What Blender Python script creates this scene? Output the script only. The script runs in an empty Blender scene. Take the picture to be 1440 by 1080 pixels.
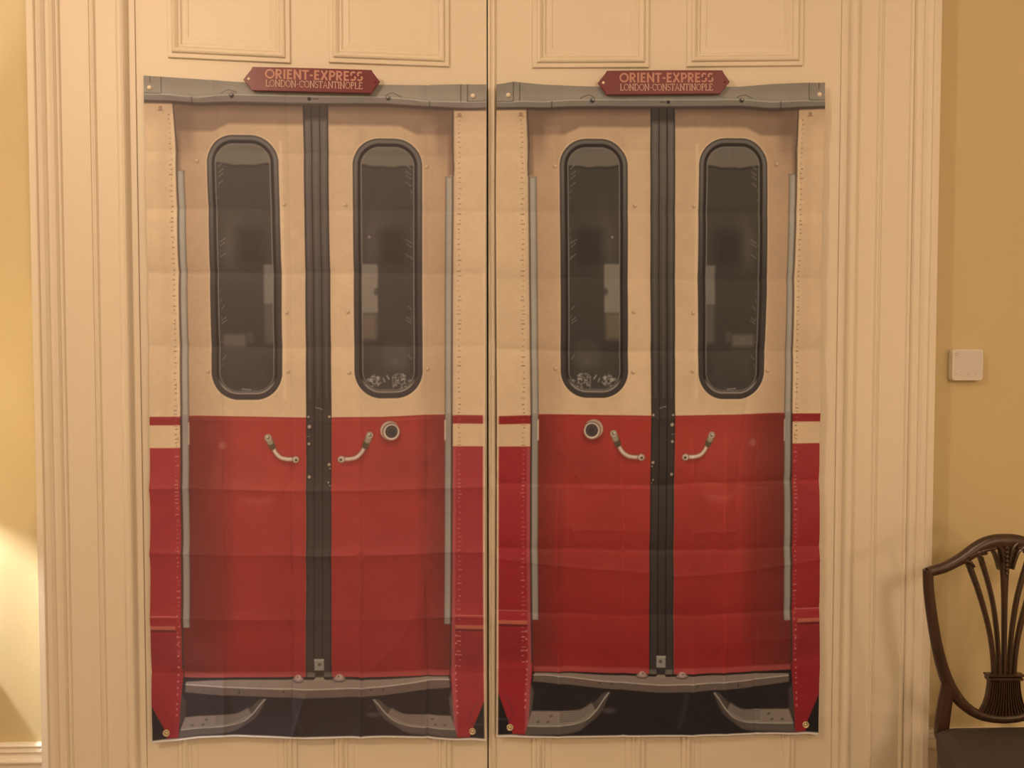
import bpy, bmesh, math, random
import numpy as np
from mathutils import Vector, Matrix

# ---------------------------------------------------------------- camera, world, lights, exposure
SC = bpy.context.scene
C = SC.collection
F_PX = 1150.0
CAM = Vector((0.0, -2.185, 1.36))
YAW = math.atan(0.0338)
PITCH = math.atan(0.0363)
cam_data = bpy.data.cameras.new('camera')
cam_data.sensor_fit = 'HORIZONTAL'
cam_data.sensor_width = 36.0
cam_data.lens = 36.0 * F_PX / 1440.0
cam_data.clip_start = 0.05
cam = bpy.data.objects.new('camera', cam_data)
C.objects.link(cam)
cam.location = CAM
cam.rotation_euler = (math.pi / 2 - PITCH, 0, -YAW)
SC.camera = cam
ROT = cam.rotation_euler.to_matrix()

SC.view_settings.view_transform = 'Standard'
SC.view_settings.look = 'None'
SC.view_settings.gamma = 1.0
SC.view_settings.use_curve_mapping = False
SC.view_settings.exposure = 0.0

world = bpy.data.worlds.new('room_air')
SC.world = world
world.use_nodes = True
world.node_tree.nodes['Background'].inputs[0].default_value = (1.0, 0.7, 0.45, 1)
world.node_tree.nodes['Background'].inputs[1].default_value = 0.02

WARM = (1.0, 0.705, 0.455)

def point_light(name, loc, watts, radius, color=WARM):
    d = bpy.data.lights.new(name, 'POINT')
    d.energy = watts
    d.shadow_soft_size = radius
    d.color = color
    o = bpy.data.objects.new(name, d)
    C.objects.link(o)
    o.location = loc
    return o

point_light('chandelier_light', (-1.55, -2.15, 2.7), 76, 0.08)
point_light('added_fill_light', (1.3, -3.5, 2.3), 98, 0.35)  # added fill from behind the camera, no lamp stands there
point_light('low_right_light', (2.3, -2.3, 1.0), 12, 0.07)  # unseen lamp low on the right, for the chair's wall shadow


def W(px, py, Y=0.0):
    """point of the plane y = Y that the measured picture coordinate belongs to"""
    v = ROT @ Vector(((px - 720.0) / F_PX, (540.0 - py) / F_PX, -1.0))
    t = (Y - CAM.y) / v.y
    return CAM + v * t


def Wn(px, py, Y):
    """the same for numpy arrays"""
    R = np.array(ROT)
    a = (px - 720.0) / F_PX
    b = (540.0 - py) / F_PX
    vx = R[0, 0] * a + R[0, 1] * b - R[0, 2]
    vy = R[1, 0] * a + R[1, 1] * b - R[1, 2]
    vz = R[2, 0] * a + R[2, 1] * b - R[2, 2]
    t = (Y - CAM.y) / vy
    return CAM.x + vx * t, CAM.z + vz * t

# ---------------------------------------------------------------- helpers
def lin(c):
    out = []
    for v in c:
        v = v / 255.0
        out.append(v / 12.92 if v <= 0.04045 else ((v + 0.055) / 1.055) ** 2.4)
    return out


def mat(name, col, rough=0.6, vary=0.06, scale=4.0, bump=0.0, bscale=60.0, metal=0.0, spec=0.5, coat=0.0):
    m = bpy.data.materials.new(name)
    m.use_nodes = True
    nt = m.node_tree
    b = nt.nodes['Principled BSDF']
    b.inputs['Roughness'].default_value = rough
    b.inputs['Metallic'].default_value = metal
    b.inputs['Specular IOR Level'].default_value = spec
    b.inputs['Coat Weight'].default_value = coat
    tc = nt.nodes.new('ShaderNodeTexCoord')
    nz = nt.nodes.new('ShaderNodeTexNoise')
    nz.inputs['Scale'].default_value = scale
    nz.inputs['Detail'].default_value = 5
    nt.links.new(tc.outputs['Object'], nz.inputs['Vector'])
    mx = nt.nodes.new('ShaderNodeMix')
    mx.data_type = 'RGBA'
    lo = [c * (1 - vary) for c in col]
    hi = [min(1, c * (1 + vary)) for c in col]
    mx.inputs['A'].default_value = (*lo, 1)
    mx.inputs['B'].default_value = (*hi, 1)
    nt.links.new(nz.outputs['Fac'], mx.inputs['Factor'])
    nt.links.new(mx.outputs['Result'], b.inputs['Base Color'])
    if bump > 0:
        n2 = nt.nodes.new('ShaderNodeTexNoise')
        n2.inputs['Scale'].default_value = bscale
        n2.inputs['Detail'].default_value = 4
        nt.links.new(tc.outputs['Object'], n2.inputs['Vector'])
        bp = nt.nodes.new('ShaderNodeBump')
        bp.inputs['Strength'].default_value = bump
        bp.inputs['Distance'].default_value = 0.004
        nt.links.new(n2.outputs['Fac'], bp.inputs['Height'])
        nt.links.new(bp.outputs['Normal'], b.inputs['Normal'])
    return m


def wood_mat(name, dark, light, rough=0.35, stretch=(14, 14, 1.2), coat=0.2):
    m = bpy.data.materials.new(name)
    m.use_nodes = True
    nt = m.node_tree
    b = nt.nodes['Principled BSDF']
    b.inputs['Roughness'].default_value = rough
    b.inputs['Coat Weight'].default_value = coat
    b.inputs['Coat Roughness'].default_value = 0.3
    tc = nt.nodes.new('ShaderNodeTexCoord')
    mp = nt.nodes.new('ShaderNodeMapping')
    mp.inputs['Scale'].default_value = stretch
    nz = nt.nodes.new('ShaderNodeTexNoise')
    nz.inputs['Scale'].default_value = 6
    nz.inputs['Detail'].default_value = 6
    nt.links.new(tc.outputs['Object'], mp.inputs['Vector'])
    nt.links.new(mp.outputs['Vector'], nz.inputs['Vector'])
    cr = nt.nodes.new('ShaderNodeValToRGB')
    cr.color_ramp.elements[0].position = 0.3
    cr.color_ramp.elements[0].color = (*dark, 1)
    cr.color_ramp.elements[1].position = 0.72
    cr.color_ramp.elements[1].color = (*light, 1)
    nt.links.new(nz.outputs['Fac'], cr.inputs['Fac'])
    nt.links.new(cr.outputs['Color'], b.inputs['Base Color'])
    return m

M = {
    'paint': mat('cream_gloss_paint', (0.80, 0.745, 0.66), 0.42, 0.025, 2.0, 0.12, 25, spec=0.4),
    'wall': mat('yellow_wall_paint', (0.64, 0.545, 0.335), 0.5, 0.035, 2.5, 0.10, 18, spec=0.35),
    'ceil': mat('ceiling_paint', (0.78, 0.75, 0.68), 0.8),
    'floor': wood_mat('oak_floor_boards', (0.19, 0.14, 0.10), (0.33, 0.26, 0.19), 0.4, (1.5, 12, 12)),
    'mahogany': wood_mat('dark_mahogany', (0.030, 0.015, 0.010), (0.064, 0.030, 0.019), 0.33, (12, 12, 1.5), 0.35),
    'seat': mat('brown_horsehair_fabric', (0.062, 0.05, 0.046), 0.62, 0.2, 40, 0.5, 300),
    'sign': mat('maroon_enamel', (0.165, 0.024, 0.046), 0.35, 0.08, 18, 0.05, 50),
    'gold': mat('pale_gold_lettering', (0.52, 0.27, 0.24), 0.5, 0.05),
    'gold2': mat('pale_pink_lettering', (0.58, 0.42, 0.38), 0.5, 0.05),
    'brass': mat('brass', (0.80, 0.72, 0.54), 0.32, 0.1, 30, metal=0.7),
    'pin': mat('pearl_white_pin', (0.85, 0.80, 0.72), 0.25, 0.03),
    'dark': mat('dark_hole', (0.03, 0.02, 0.016), 0.7),
    'plastic': mat('white_plastic', (0.74, 0.72, 0.70), 0.35, 0.02),
    'plastic_face': mat('white_plastic_face', (0.66, 0.65, 0.66), 0.3, 0.02),
    'mark': mat('grey_print', (0.42, 0.38, 0.35), 0.5),
    'shade': mat('linen_lampshade', (0.75, 0.68, 0.55), 0.8),
}


def obj(name, verts, faces, m, parent=None, smooth=False, loc=None):
    me = bpy.data.meshes.new(name)
    me.from_pydata([tuple(v) for v in verts], [], faces)
    me.materials.append(m)
    bm = bmesh.new()
    bm.from_mesh(me)
    bmesh.ops.recalc_face_normals(bm, faces=bm.faces)
    bm.to_mesh(me)
    bm.free()
    if smooth:
        me.polygons.foreach_set('use_smooth', [True] * len(me.polygons))
        try:
            me.set_sharp_from_angle(angle=math.radians(38))
        except Exception:
            pass
    o = bpy.data.objects.new(name, me)
    C.objects.link(o)
    if parent is not None:
        o.parent = parent
        if parent.type == 'EMPTY':
            for v in me.vertices:
                v.co -= parent.location
    return o


def tag(o, label=None, cat=None, group=None, kind=None):
    if label: o['label'] = label
    if cat: o['category'] = cat
    if group: o['group'] = group
    if kind: o['kind'] = kind
    return o


def empty(name, loc, label, cat, group=None):
    o = bpy.data.objects.new(name, None)
    C.objects.link(o)
    o.location = loc
    o.empty_display_size = 0.1
    return tag(o, label, cat, group)


class MB:
    def __init__(s):
        s.v, s.f = [], []

    def add(s, vs, fs):
        n = len(s.v)
        s.v += [tuple(v) for v in vs]
        s.f += [tuple(i + n for i in f) for f in fs]
        return s

    def box(s, a, b):
        x0, y0, z0 = a
        x1, y1, z1 = b
        return s.add([(x0, y0, z0), (x1, y0, z0), (x1, y1, z0), (x0, y1, z0), (x0, y0, z1), (x1, y0, z1), (x1, y1, z1), (x0, y1, z1)],
                     [(0, 3, 2, 1), (4, 5, 6, 7), (0, 1, 5, 4), (1, 2, 6, 5), (2, 3, 7, 6), (3, 0, 4, 7)])

    def prism_y(s, poly, y0, y1, bev=0.0):
        """polygon of (x, z) extruded from y0 (front) to y1, the front edge bevelled"""
        n = len(poly)
        cx = sum(p[0] for p in poly) / n
        cz = sum(p[1] for p in poly) / n
        loops = []
        if bev > 0:
            w = max(abs(p[0] - cx) for p in poly)
            h = max(abs(p[1] - cz) for p in poly)
            loops.append([(cx + (p[0] - cx) * (1 - bev / w), y0, cz + (p[1] - cz) * (1 - bev / h)) for p in poly])
            loops.append([(p[0], y0 + bev, p[1]) for p in poly])
        else:
            loops.append([(p[0], y0, p[1]) for p in poly])
        loops.append([(p[0], y1, p[1]) for p in poly])
        vs = [v for l in loops for v in l]
        fs = [tuple(range(n)), tuple(range((len(loops) - 1) * n, len(loops) * n))[::-1]]
        for k in range(len(loops) - 1):
            for i in range(n):
                j = (i + 1) % n
                fs.append((k * n + i, k * n + j, (k + 1) * n + j, (k + 1) * n + i))
        return s.add(vs, fs)

    def sweep(s, path, rw, rd, up=None, n=12, power=0.75, cap=True):
        """rounded bar along a 3-D path; rw = half widths, rd = half depths (towards y)"""
        path = [Vector(p) for p in path]
        m = len(path)
        if not hasattr(rw, '__len__'): rw = [rw] * m
        if not hasattr(rd, '__len__'): rd = [rd] * m
        vs = []
        for i, p in enumerate(path):
            t = (path[min(i + 1, m - 1)] - path[max(i - 1, 0)]).normalized()
            d = Vector((0, 1, 0)) if up is None else Vector(up)
            d = (d - t * d.dot(t)).normalized()
            w = t.cross(d).normalized()
            for k in range(n):
                a = 2 * math.pi * (k + 0.5) / n
                ca, sa = math.cos(a), math.sin(a)
                ca = math.copysign(abs(ca) ** power, ca)
                sa = math.copysign(abs(sa) ** power, sa)
                vs.append(p + w * (ca * rw[i]) + d * (sa * rd[i]))
        fs = []
        for i in range(m - 1):
            for k in range(n):
                l = (k + 1) % n
                fs.append((i * n + k, i * n + l, (i + 1) * n + l, (i + 1) * n + k))
        if cap:
            fs.append(tuple(range(n))[::-1])
            fs.append(tuple(range((m - 1) * n, m * n)))
        return s.add(vs, fs)

    def lathe(s, c, prof, axis='z', n=24):
        """prof = [(r, h)...] turned about an axis through c"""
        vs = []
        for r, h in prof:
            for k in range(n):
                a = 2 * math.pi * k / n
                if axis == 'z':
                    vs.append((c[0] + r * math.cos(a), c[1] + r * math.sin(a), c[2] + h))
                else:
                    vs.append((c[0] + r * math.cos(a), c[1] + h, c[2] + r * math.sin(a)))
        fs = []
        m = len(prof)
        for i in range(m - 1):
            for k in range(n):
                l = (k + 1) % n
                fs.append((i * n + k, i * n + l, (i + 1) * n + l, (i + 1) * n + k))
        fs.append(tuple(range(n))[::-1])
        fs.append(tuple(range((m - 1) * n, m * n)))
        return s.add(vs, fs)

    def build(s, name, m, parent=None, smooth=False):
        return obj(name, s.v, s.f, m, parent, smooth)


def catmull(pts, sub=6):
    pts = [Vector(p) for p in pts]
    out = []
    n = len(pts)
    for i in range(n - 1):
        p0 = pts[max(i - 1, 0)]; p1 = pts[i]; p2 = pts[i + 1]; p3 = pts[min(i + 2, n - 1)]
        for k in range(sub):
            t = k / sub
            out.append(0.5 * ((2 * p1) + (p2 - p0) * t + (2 * p0 - 5 * p1 + 4 * p2 - p3) * t * t + (3 * p1 - p0 - 3 * p2 + p3) * t ** 3))
    out.append(pts[-1])
    return out

# ---------------------------------------------------------------- room shell
HC = 3.35
XL, XR, YB = -3.6, 3.4, -6.2
XO_L = W(55.5, 100).x          # outer edges of the door casing
XO_R = W(1306.5, 100).x
PX = 0.001915                  # size of one measured step on the door wall
CW = 128.5 * PX
XD_L = XO_L + CW               # door opening
XD_R = XO_R - 125.5 * PX
ZD = 2.80                      # head of the opening
t = 0.12
mb = MB()
mb.box((XL - t, 0, 0), (XD_L, t, HC))
mb.box((XD_R, 0, 0), (XR + t, t, HC))
mb.box((XD_L, 0, ZD), (XD_R, t, HC))
tag(mb.build('wall_back', M['wall']), kind='structure')
tag(MB().box((XL - t, YB - t, -0.1), (XR + t, t + 0.6, 0)).build('floor', M['floor']), kind='structure')
tag(MB().box((XL - t, YB - t, HC), (XR + t, t, HC + 0.1)).build('ceiling', M['ceil']), kind='structure')
tag(MB().box((XL - t, YB, 0), (XL, 0, HC)).build('wall_left', M['wall']), kind='structure')
tag(MB().box((XR, YB, 0), (XR + t, 0, HC)).build('wall_right', M['wall']), kind='structure')
tag(MB().box((XL - t, YB - t, 0), (XR + t, YB, HC)).build('wall_front', M['wall']), kind='structure')

# casing: one moulding profile (distance from the outer edge, height off the wall in mm)
PROF = [(0, 0), (0, 46), (0.6, 48), (8.6, 48), (9.6, 46.5), (10, 42), (12, 41), (15, 38.5), (18, 33), (18.6, 30), (20, 31.5), (23, 31.5), (27, 28),
        (29, 23), (29.6, 21), (30.5, 25), (31.6, 26.5), (33, 26.5), (34.2, 25), (35, 20), (72, 20), (72.5, 17), (74, 16.5), (75, 19), (76.5, 20),
        (78, 19), (79, 15), (79.6, 13), (106.5, 13), (107, 17), (108.5, 20.5), (111, 22.5), (114, 22.5), (117, 20.5), (118.6, 17), (119, 13), (119.4, 4),
        (128.5, 4), (128.5, 0)]

def casing_side(name, xo, sgn, scale):
    vs, fs = [], []
    n = len(PROF)
    for z in (0.0, ZD):
        for d, h in PROF:
            hh = 0 if z == 0 else d * PX * scale      # mitre into the head moulding
            vs.append((xo + sgn * d * PX * scale, -h * 1.25 / 1000.0, z + (CW * scale - hh if z > 0 else 0)))
    for i in range(n - 1):
        fs.append((i, i + 1, n + i + 1, n + i))
    fs.append(tuple(range(n)))
    fs.append(tuple(range(n, 2 * n))[::-1])
    return tag(obj(name, vs, fs, M['paint']), kind='structure')

casing_side('trim_1', XO_L, 1, 1.0)
casing_side('trim_2', XO_R, -1, 125.5 / 128.5)
vs, fs = [], []
n = len(PROF)
for side in (0, 1):
    for d, h in PROF:
        x = XO_L + d * PX if side == 0 else XO_R - d * PX * 125.5 / 128.5
        vs.append((x, -h * 1.25 / 1000.0, ZD + CW - d * PX))
for i in range(n - 1):
    fs.append((i, i + 1, n + i + 1, n + i))
tag(obj('trim_3', vs, fs, M['paint']), kind='structure')

# baseboards
ZB = W(30, 1043.5).z
BP = [(0, 0), (0, 14), (4, 17), (8, 16), (9, 13), (11, 13), (12, 17), (19, 19), (21, 18), (22, 13), (30, 14), (36, 18), (37, 24), (42, 27), (47, 26), (50, 22), (51, 20), (70, 20), (320, 20)]

def baseboard(name, x0, x1):
    vs, fs = [], []
    m = len(BP)
    for x in (x0, x1):
        for d, h in BP:
            vs.append((x, -h / 1000.0, max(0.0, ZB - d / 1000.0) if d < 300 else 0.0))
        vs.append((x, 0, 0))
    m += 1
    for i in range(m - 1):
        fs.append((i, i + 1, m + i + 1, m + i))
    fs.append(tuple(range(m)))
    fs.append(tuple(range(m, 2 * m))[::-1])
    return tag(obj(name, vs, fs, M['paint']), kind='structure')

baseboard('baseboard_left', XL, XO_L - 0.0005)
baseboard('baseboard_right', XO_R + 0.0005, XR)

# ---------------------------------------------------------------- the two door leaves
XG = W(685.6, 500).x           # the gap between them

def leaf(name, x0, x1):
    mb = MB()
    mb.box((x0, 0.0, 0.008), (x1, 0.045, ZD - 0.003))
    return tag(mb.build(name, M['paint']), kind='structure')

door1 = leaf('door_1', XD_L + 0.0005, XG - 0.0016)
door2 = leaf('door_2', XG + 0.0016, XD_R - 0.0005)
tag(MB().box((XD_L, 0.055, 0), (XD_R, 0.07, ZD)).build('dark_gap_backing', M['dark']), kind='structure')  # dark sheet standing in for the darkness in the gap between the leaves

PM = [(0, 0), (0.0006, 4.5), (0.002, 5.5), (0.0105, 5.5), (0.0115, 5), (0.014, 9), (0.018, 10.2), (0.0215, 9), (0.0265, 5.5), (0.028, 3.5), (0.0295, 4.5),
      (0.033, 4.8), (0.0345, 4.0), (0.036, 1.8), (0.038, 1.2), (0.039, 1.6), (0.052, 2.6), (0.054, 1.2)]

def panel(parent, corners):
    """corners = four (x, z), clockwise from top left"""
    c = [Vector((p[0], p[1])) for p in corners]
    cen = sum(c, Vector((0, 0))) / 4
    vs, fs = [], []
    for d, h in PM:
        for k, p in enumerate(c):
            vs.append((p.x + math.copysign(d, cen.x - p.x), -h * 1.35 / 1000.0, p.y + math.copysign(d, cen.y - p.y)))
    m = len(PM)
    for i in range(m - 1):
        for k in range(4):
            l = (k + 1) % 4
            fs.append((4 * i + k, 4 * i + l, 4 * i + 4 + l, 4 * i + 4 + k))
    fs.append(tuple(range(4 * m - 4, 4 * m)))
    return obj('door_panel', vs, fs, M['paint'], parent)

for door, pans in ((door1, [(237, 82, 409, 90), (463, 89, 632, 95)]), (door2, [(748.5, 96.5, 912, 96), (965, 95, 1128, 93.5)])):
    for (xa, ya, xb, yb) in pans:
        a = W(xa, ya); b = W(xb, yb)
        panel(door, [(a.x, 2.66), (b.x, 2.66), (b.x, b.z), (a.x, a.z)])
        zt = 0.60
        panel(door, [(a.x, zt), (b.x, zt), (b.x, 0.15), (a.x, 0.15)])
# bead on the meeting edge of the right leaf
x = XG + 0.002
vs, fs = [], []
pr = [(0, 0), (0, 7), (2, 9), (5, 9), (7, 7), (8, 4), (11, 4), (13, 7), (16, 8), (19, 6), (20, 0)]
for z in (0.01, ZD - 0.004):
    for d, h in pr:
        vs.append((x + d / 1000.0, -h / 1000.0, z))
m = len(pr)
fs = [(i, i + 1, m + i + 1, m + i) for i in range(m - 1)]
obj('meeting_bead', vs, fs, M['paint'], door2)

# ---------------------------------------------------------------- the carriage door print
def cov(sd, soft=0.7):
    return np.clip(0.5 - sd / (2 * soft), 0, 1)


class Print:
    """a picture of a railway carriage door, drawn on the cloth"""
    def __init__(s, gx, gy):
        s.X, s.Y = np.meshgrid(gx, gy)
        s.img = np.zeros(s.X.shape + (3,))
        s.img[:] = (201, 158, 114)

    def blend(s, m, c):
        m = m[..., None]
        s.img = s.img * (1 - m) + np.array(c, float) * m

    def rect(s, x0, y0, x1, y1, c, a=1.0, soft=0.6):
        sd = np.maximum(np.maximum(x0 - s.X, s.X - x1), np.maximum(y0 - s.Y, s.Y - y1))
        s.blend(cov(sd, soft) * a, c)

    def rrsd(s, x0, y0, x1, y1, r):
        cx, cy, hx, hy = (x0 + x1) / 2, (y0 + y1) / 2, (x1 - x0) / 2, (y1 - y0) / 2
        qx = np.abs(s.X - cx) - hx + r
        qy = np.abs(s.Y - cy) - hy + r
        return np.sqrt(np.maximum(qx, 0) ** 2 + np.maximum(qy, 0) ** 2) + np.minimum(np.maximum(qx, qy), 0) - r

    def disc(s, x, y, r, c, a=1.0, soft=0.7, ry=None):
        ry = ry or r
        sd = (np.sqrt(((s.X - x) / r) ** 2 + ((s.Y - y) / ry) ** 2) - 1) * min(r, ry)
        s.blend(cov(sd, soft) * a, c)

    def poly(s, pts, c, a=1.0, soft=0.6):
        """filled polygon, anti-aliased"""
        inside = np.zeros(s.X.shape, bool)
        d = np.full(s.X.shape, 1e9)
        n = len(pts)
        for i in range(n):
            (x0, y0), (x1, y1) = pts[i], pts[(i + 1) % n]
            d = np.minimum(d, s.segd(x0, y0, x1, y1))
            if y0 != y1:
                cr = ((y0 > s.Y) != (y1 > s.Y)) & (s.X < (x1 - x0) * (s.Y - y0) / (y1 - y0) + x0)
                inside ^= cr
        s.blend(cov(np.where(inside, -d, d), soft) * a, c)

    def segd(s, x0, y0, x1, y1):
        dx, dy = x1 - x0, y1 - y0
        L = dx * dx + dy * dy + 1e-9
        t = np.clip(((s.X - x0) * dx + (s.Y - y0) * dy) / L, 0, 1)
        return np.hypot(s.X - x0 - t * dx, s.Y - y0 - t * dy)

    def line(s, pts, w, c, a=1.0, soft=0.6):
        d = np.full(s.X.shape, 1e9)
        ws = w if hasattr(w, '__len__') else None
        for i in range(len(pts) - 1):
            q = s.segd(*pts[i], *pts[i + 1])
            if ws: q = q - (ws[i] + ws[i + 1]) / 4
            d = np.minimum(d, q)
        s.blend(cov(d if ws else d - w / 2, soft) * a, c)

    def shade(s, f):
        s.img = s.img * f[..., None]


def curve2(pts, sub=7):
    return [(p.x, p.y) for p in catmull([Vector((a, b, 0)) for a, b in pts], sub)]

G = 1.0
X0, X1, Y0, Y1 = 211.0, 684.5, 115.0, 1038.0
gx = np.arange(X0, X1 + 0.01, G)
gy = np.arange(Y0, Y1 + 0.01, G)


def draw_print(seed):
    rnd = random.Random(5)
    P = Print(gx, gy)
    X, Y = P.X, P.Y
    # cream door skins, toned like the photograph they were printed from
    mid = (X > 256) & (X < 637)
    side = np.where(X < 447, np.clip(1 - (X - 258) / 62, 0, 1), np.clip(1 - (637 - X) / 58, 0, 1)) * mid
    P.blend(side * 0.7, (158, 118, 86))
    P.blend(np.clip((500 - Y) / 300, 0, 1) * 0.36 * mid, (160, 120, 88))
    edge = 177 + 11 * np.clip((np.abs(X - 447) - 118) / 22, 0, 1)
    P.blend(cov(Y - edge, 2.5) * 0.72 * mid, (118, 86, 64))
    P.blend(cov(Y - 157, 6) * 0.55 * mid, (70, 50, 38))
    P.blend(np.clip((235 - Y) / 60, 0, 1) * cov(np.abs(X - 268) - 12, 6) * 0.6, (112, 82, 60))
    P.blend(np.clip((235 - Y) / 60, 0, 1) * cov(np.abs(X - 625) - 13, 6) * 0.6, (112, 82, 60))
    P.rect(594, 175, 614, 560, (176, 134, 98), 0.28, 3)
    P.rect(398, 200, 402, 560, (226, 184, 138), 0.35, 1.5)
    P.rect(472, 190, 500, 575, (214, 170, 124), 0.3, 6)
    # outer pillars
    P.rect(200, 140, 256, 586, (207, 163, 117), 1)
    P.rect(637, 140, 700, 586, (207, 163, 117), 1)
    P.blend(np.clip((190 - Y) / 45, 0, 1) * (1 - mid) * 0.4, (150, 108, 80))
    P.rect(230, 140, 246, 590, (190, 146, 104), 0.25, 6)
    # grey weather strip over the door
    P.rect(200, 100, 700, 136, (137, 116, 94), 1)
    P.rect(200, 126, 700, 136, (152, 130, 106), 0.5, 4)
    P.rect(200, 136, 700, 148, (124, 105, 86), 1)
    P.rect(200, 136, 700, 137.6, (176, 156, 130), 0.9)
    P.rect(200, 146.2, 700, 151, (72, 52, 40), 0.9, 1.2)
    for x, y0, y1 in ((239, 112, 135), (221, 112, 122), (647, 115, 136), (656.5, 115, 136)):
        P.rect(x - 0.5, y0, x + 0.5, y1, (60, 46, 36), 0.9)
    for x in (281, 605):
        P.rect(x - 0.5, 136.5, x + 0.5, 146.5, (62, 48, 38), 0.9)
    P.rect(656, 135.5, 684, 136.5, (70, 54, 42), 0.8)
    P.rect(206, 135.2, 238, 136.2, (70, 54, 42), 0.8)
    P.line(curve2([(322, 134), (332, 129.5), (341, 132), (343, 134)]), 0.9, (60, 46, 36), 0.9)
    P.line(curve2([(545, 134), (553, 129), (560, 131), (566, 134.5)]), 0.9, (60, 46, 36), 0.9)
    for x in (336.5, 548.5):
        P.disc(x, 138, 3.8, (100, 86, 72), 1); P.disc(x, 139, 2.6, (56, 44, 34), 1); P.disc(x - 0.8, 136.6, 1.2, (190, 170, 145), 0.9)
    P.disc(440.5, 140.5, 2.6, (52, 42, 34), 1)
    P.rect(446, 139.8, 453, 141, (60, 46, 36), 0.9)
    for x in (236, 645.5):
        P.disc(x, 157, 2.6, (120, 84, 60), 0.9); P.disc(x, 157, 1.3, (180, 140, 104), 0.9)
        P.rect(x - 4.5, 159.6, x + 4.5, 160.6, (110, 76, 54), 0.8)
    # red skins
    P.rect(256, 585, 637, 952, (160, 55, 41), 1)
    redm = (X > 256) & (X < 637) & (Y > 585) & (Y < 953)
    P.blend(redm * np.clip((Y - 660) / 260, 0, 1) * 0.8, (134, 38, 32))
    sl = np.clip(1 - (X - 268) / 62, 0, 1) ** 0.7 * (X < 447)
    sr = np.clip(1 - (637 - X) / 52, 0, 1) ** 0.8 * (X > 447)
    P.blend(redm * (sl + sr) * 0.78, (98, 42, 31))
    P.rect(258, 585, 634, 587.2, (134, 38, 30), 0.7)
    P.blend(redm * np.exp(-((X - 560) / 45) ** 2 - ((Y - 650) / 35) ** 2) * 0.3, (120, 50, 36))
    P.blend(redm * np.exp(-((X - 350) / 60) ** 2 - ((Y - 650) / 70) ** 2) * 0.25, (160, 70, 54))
    P.rect(258, 943, 634, 951.5, (166, 74, 62), 0.65, 1.4)
    P.disc(311, 626, 5, (170, 100, 78), 0.6, 2)
    P.blend(redm * cov(np.abs(np.hypot(X - 362, Y - 670) - 34) - 5.5, 3.5) * np.clip((Y - 692) / 8, 0, 1) * np.clip((30 - np.abs(X - 362)) / 14, 0, 1) * 0.4, (176, 84, 64))
    # red of the pillars with the cream stripe
    for xa, xb in ((200, 256), (637, 700)):
        P.rect(xa, 586, xb, 1040, (152, 47, 42), 1)
        P.rect(xa, 586, xb, 597.5, (142, 42, 36), 1)
        P.rect(xa, 597.5, xb, 628.5, (208, 163, 116), 1)
        P.blend((((X > xa) & (X < xb)) * np.clip((Y - 660) / 120, 0, 1)) * 0.3, (136, 32, 32))
    pl = (X < 256)
    for xa, xb, ln in ((200, 251, 1), (642, 700, 2)):
        P.rect(xa, 864.8, xb, 866, (196, 110, 92), 0.9)
        P.rect(xa, 879, xb - (4 if ln == 1 else 0), 884.5, (176, 92, 66), 0.95)
        P.rect(xa, 884.5, xb - (4 if ln == 1 else 0), 887.5, (80, 30, 24), 0.7)
        P.rect(xa, 887, xb, 935, (104, 36, 32), 0.35, 8)
    # rivets down the pillars
    y = 166.0
    while y < 1000:
        for x, sg in ((248.0, 1), (645.0, -1)):
            if y < 586 or 598 < y < 628:
                c1, c2 = (104, 70, 48), (232, 190, 142)
            else:
                c1, c2 = (206, 128, 108), (120, 40, 36)
            a = rnd.uniform(0.35, 0.95)
            L = rnd.choice((0.9, 1.1, 1.5, 2.6))
            xo = x + (y - 166) * 0.004 + rnd.uniform(-1.0, 1.0)
            P.rect(xo - L, y - 0.7, xo + L, y + 0.7, c1, a, 0.6)
            P.rect(xo - L, y + 0.8, xo + L, y + 1.6, c2, a * 0.5, 0.6)
            if rnd.random() < 0.18:
                P.rect(xo + 1.6 * sg, y - 4, xo + 2.2 * sg, y + 4, c1, 0.5, 0.5)
        y += rnd.choice((5.2, 6.4, 7.2, 9.0))
    P.rect(250.5, 165, 256, 586, (216, 174, 128), 0.6, 1)
    P.rect(637, 165, 641.5, 586, (196, 156, 116), 0.8, 1)
    P.rect(637, 630, 642, 1035, (166, 82, 76), 0.6, 1.2)
    # dark reveals and the grey hand rails
    for xa, xb in ((255.6, 258), (635.4, 637.3)):
        P.rect(xa, 152, xb, 1034, (88, 62, 46), 0.85, 0.8)
        P.rect(xa, 586, xb, 1034, (62, 40, 32), 0.8, 0.8)
    P.rect(256.5, 152, 262, 246, (120, 88, 66), 0.7, 2)
    P.rect(630, 152, 637, 246, (112, 82, 60), 0.6, 2)
    P.line([(256, 150), (256.5, 190), (258, 215), (257.5, 246)], 1.0, (70, 50, 38), 0.9)
    P.line([(636, 150), (635, 205), (637.5, 232), (637, 246)], 1.0, (70, 50, 38), 0.9)
    for xa, xb, ya, yb, c in ((258.6, 266, 244, 880, 0), (627, 634.6, 249, 877, 1)):
        P.rect(xa - 1, ya - 0.8, xb + 1, yb, (84, 66, 50), 0.9)
        P.rect(xa, ya, xb, yb, (150, 130, 108), 1)
        P.rect(xa + (2.2 if c else 0.6), ya, xb - (2.2 if not c else 0.6), yb, (170, 150, 126), 0.6, 1.5)
        P.rect(xa, 583, xb, yb, (126, 106, 92), 0.45, 1)
    P.rect(265.8, 594, 267.2, 624, (206, 166, 132), 0.9)
    P.rect(625.5, 592, 627.6, 620, (206, 166, 132), 0.9)
    # rubber meeting strip
    P.rect(431, 148, 467, 952, (65, 51, 42), 1)
    P.blend(cov(np.maximum(np.abs(X - 449) - 18, 150 - Y)) * np.clip((560 - Y) / 380, 0, 1) * 0.75, (110, 93, 78))
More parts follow.
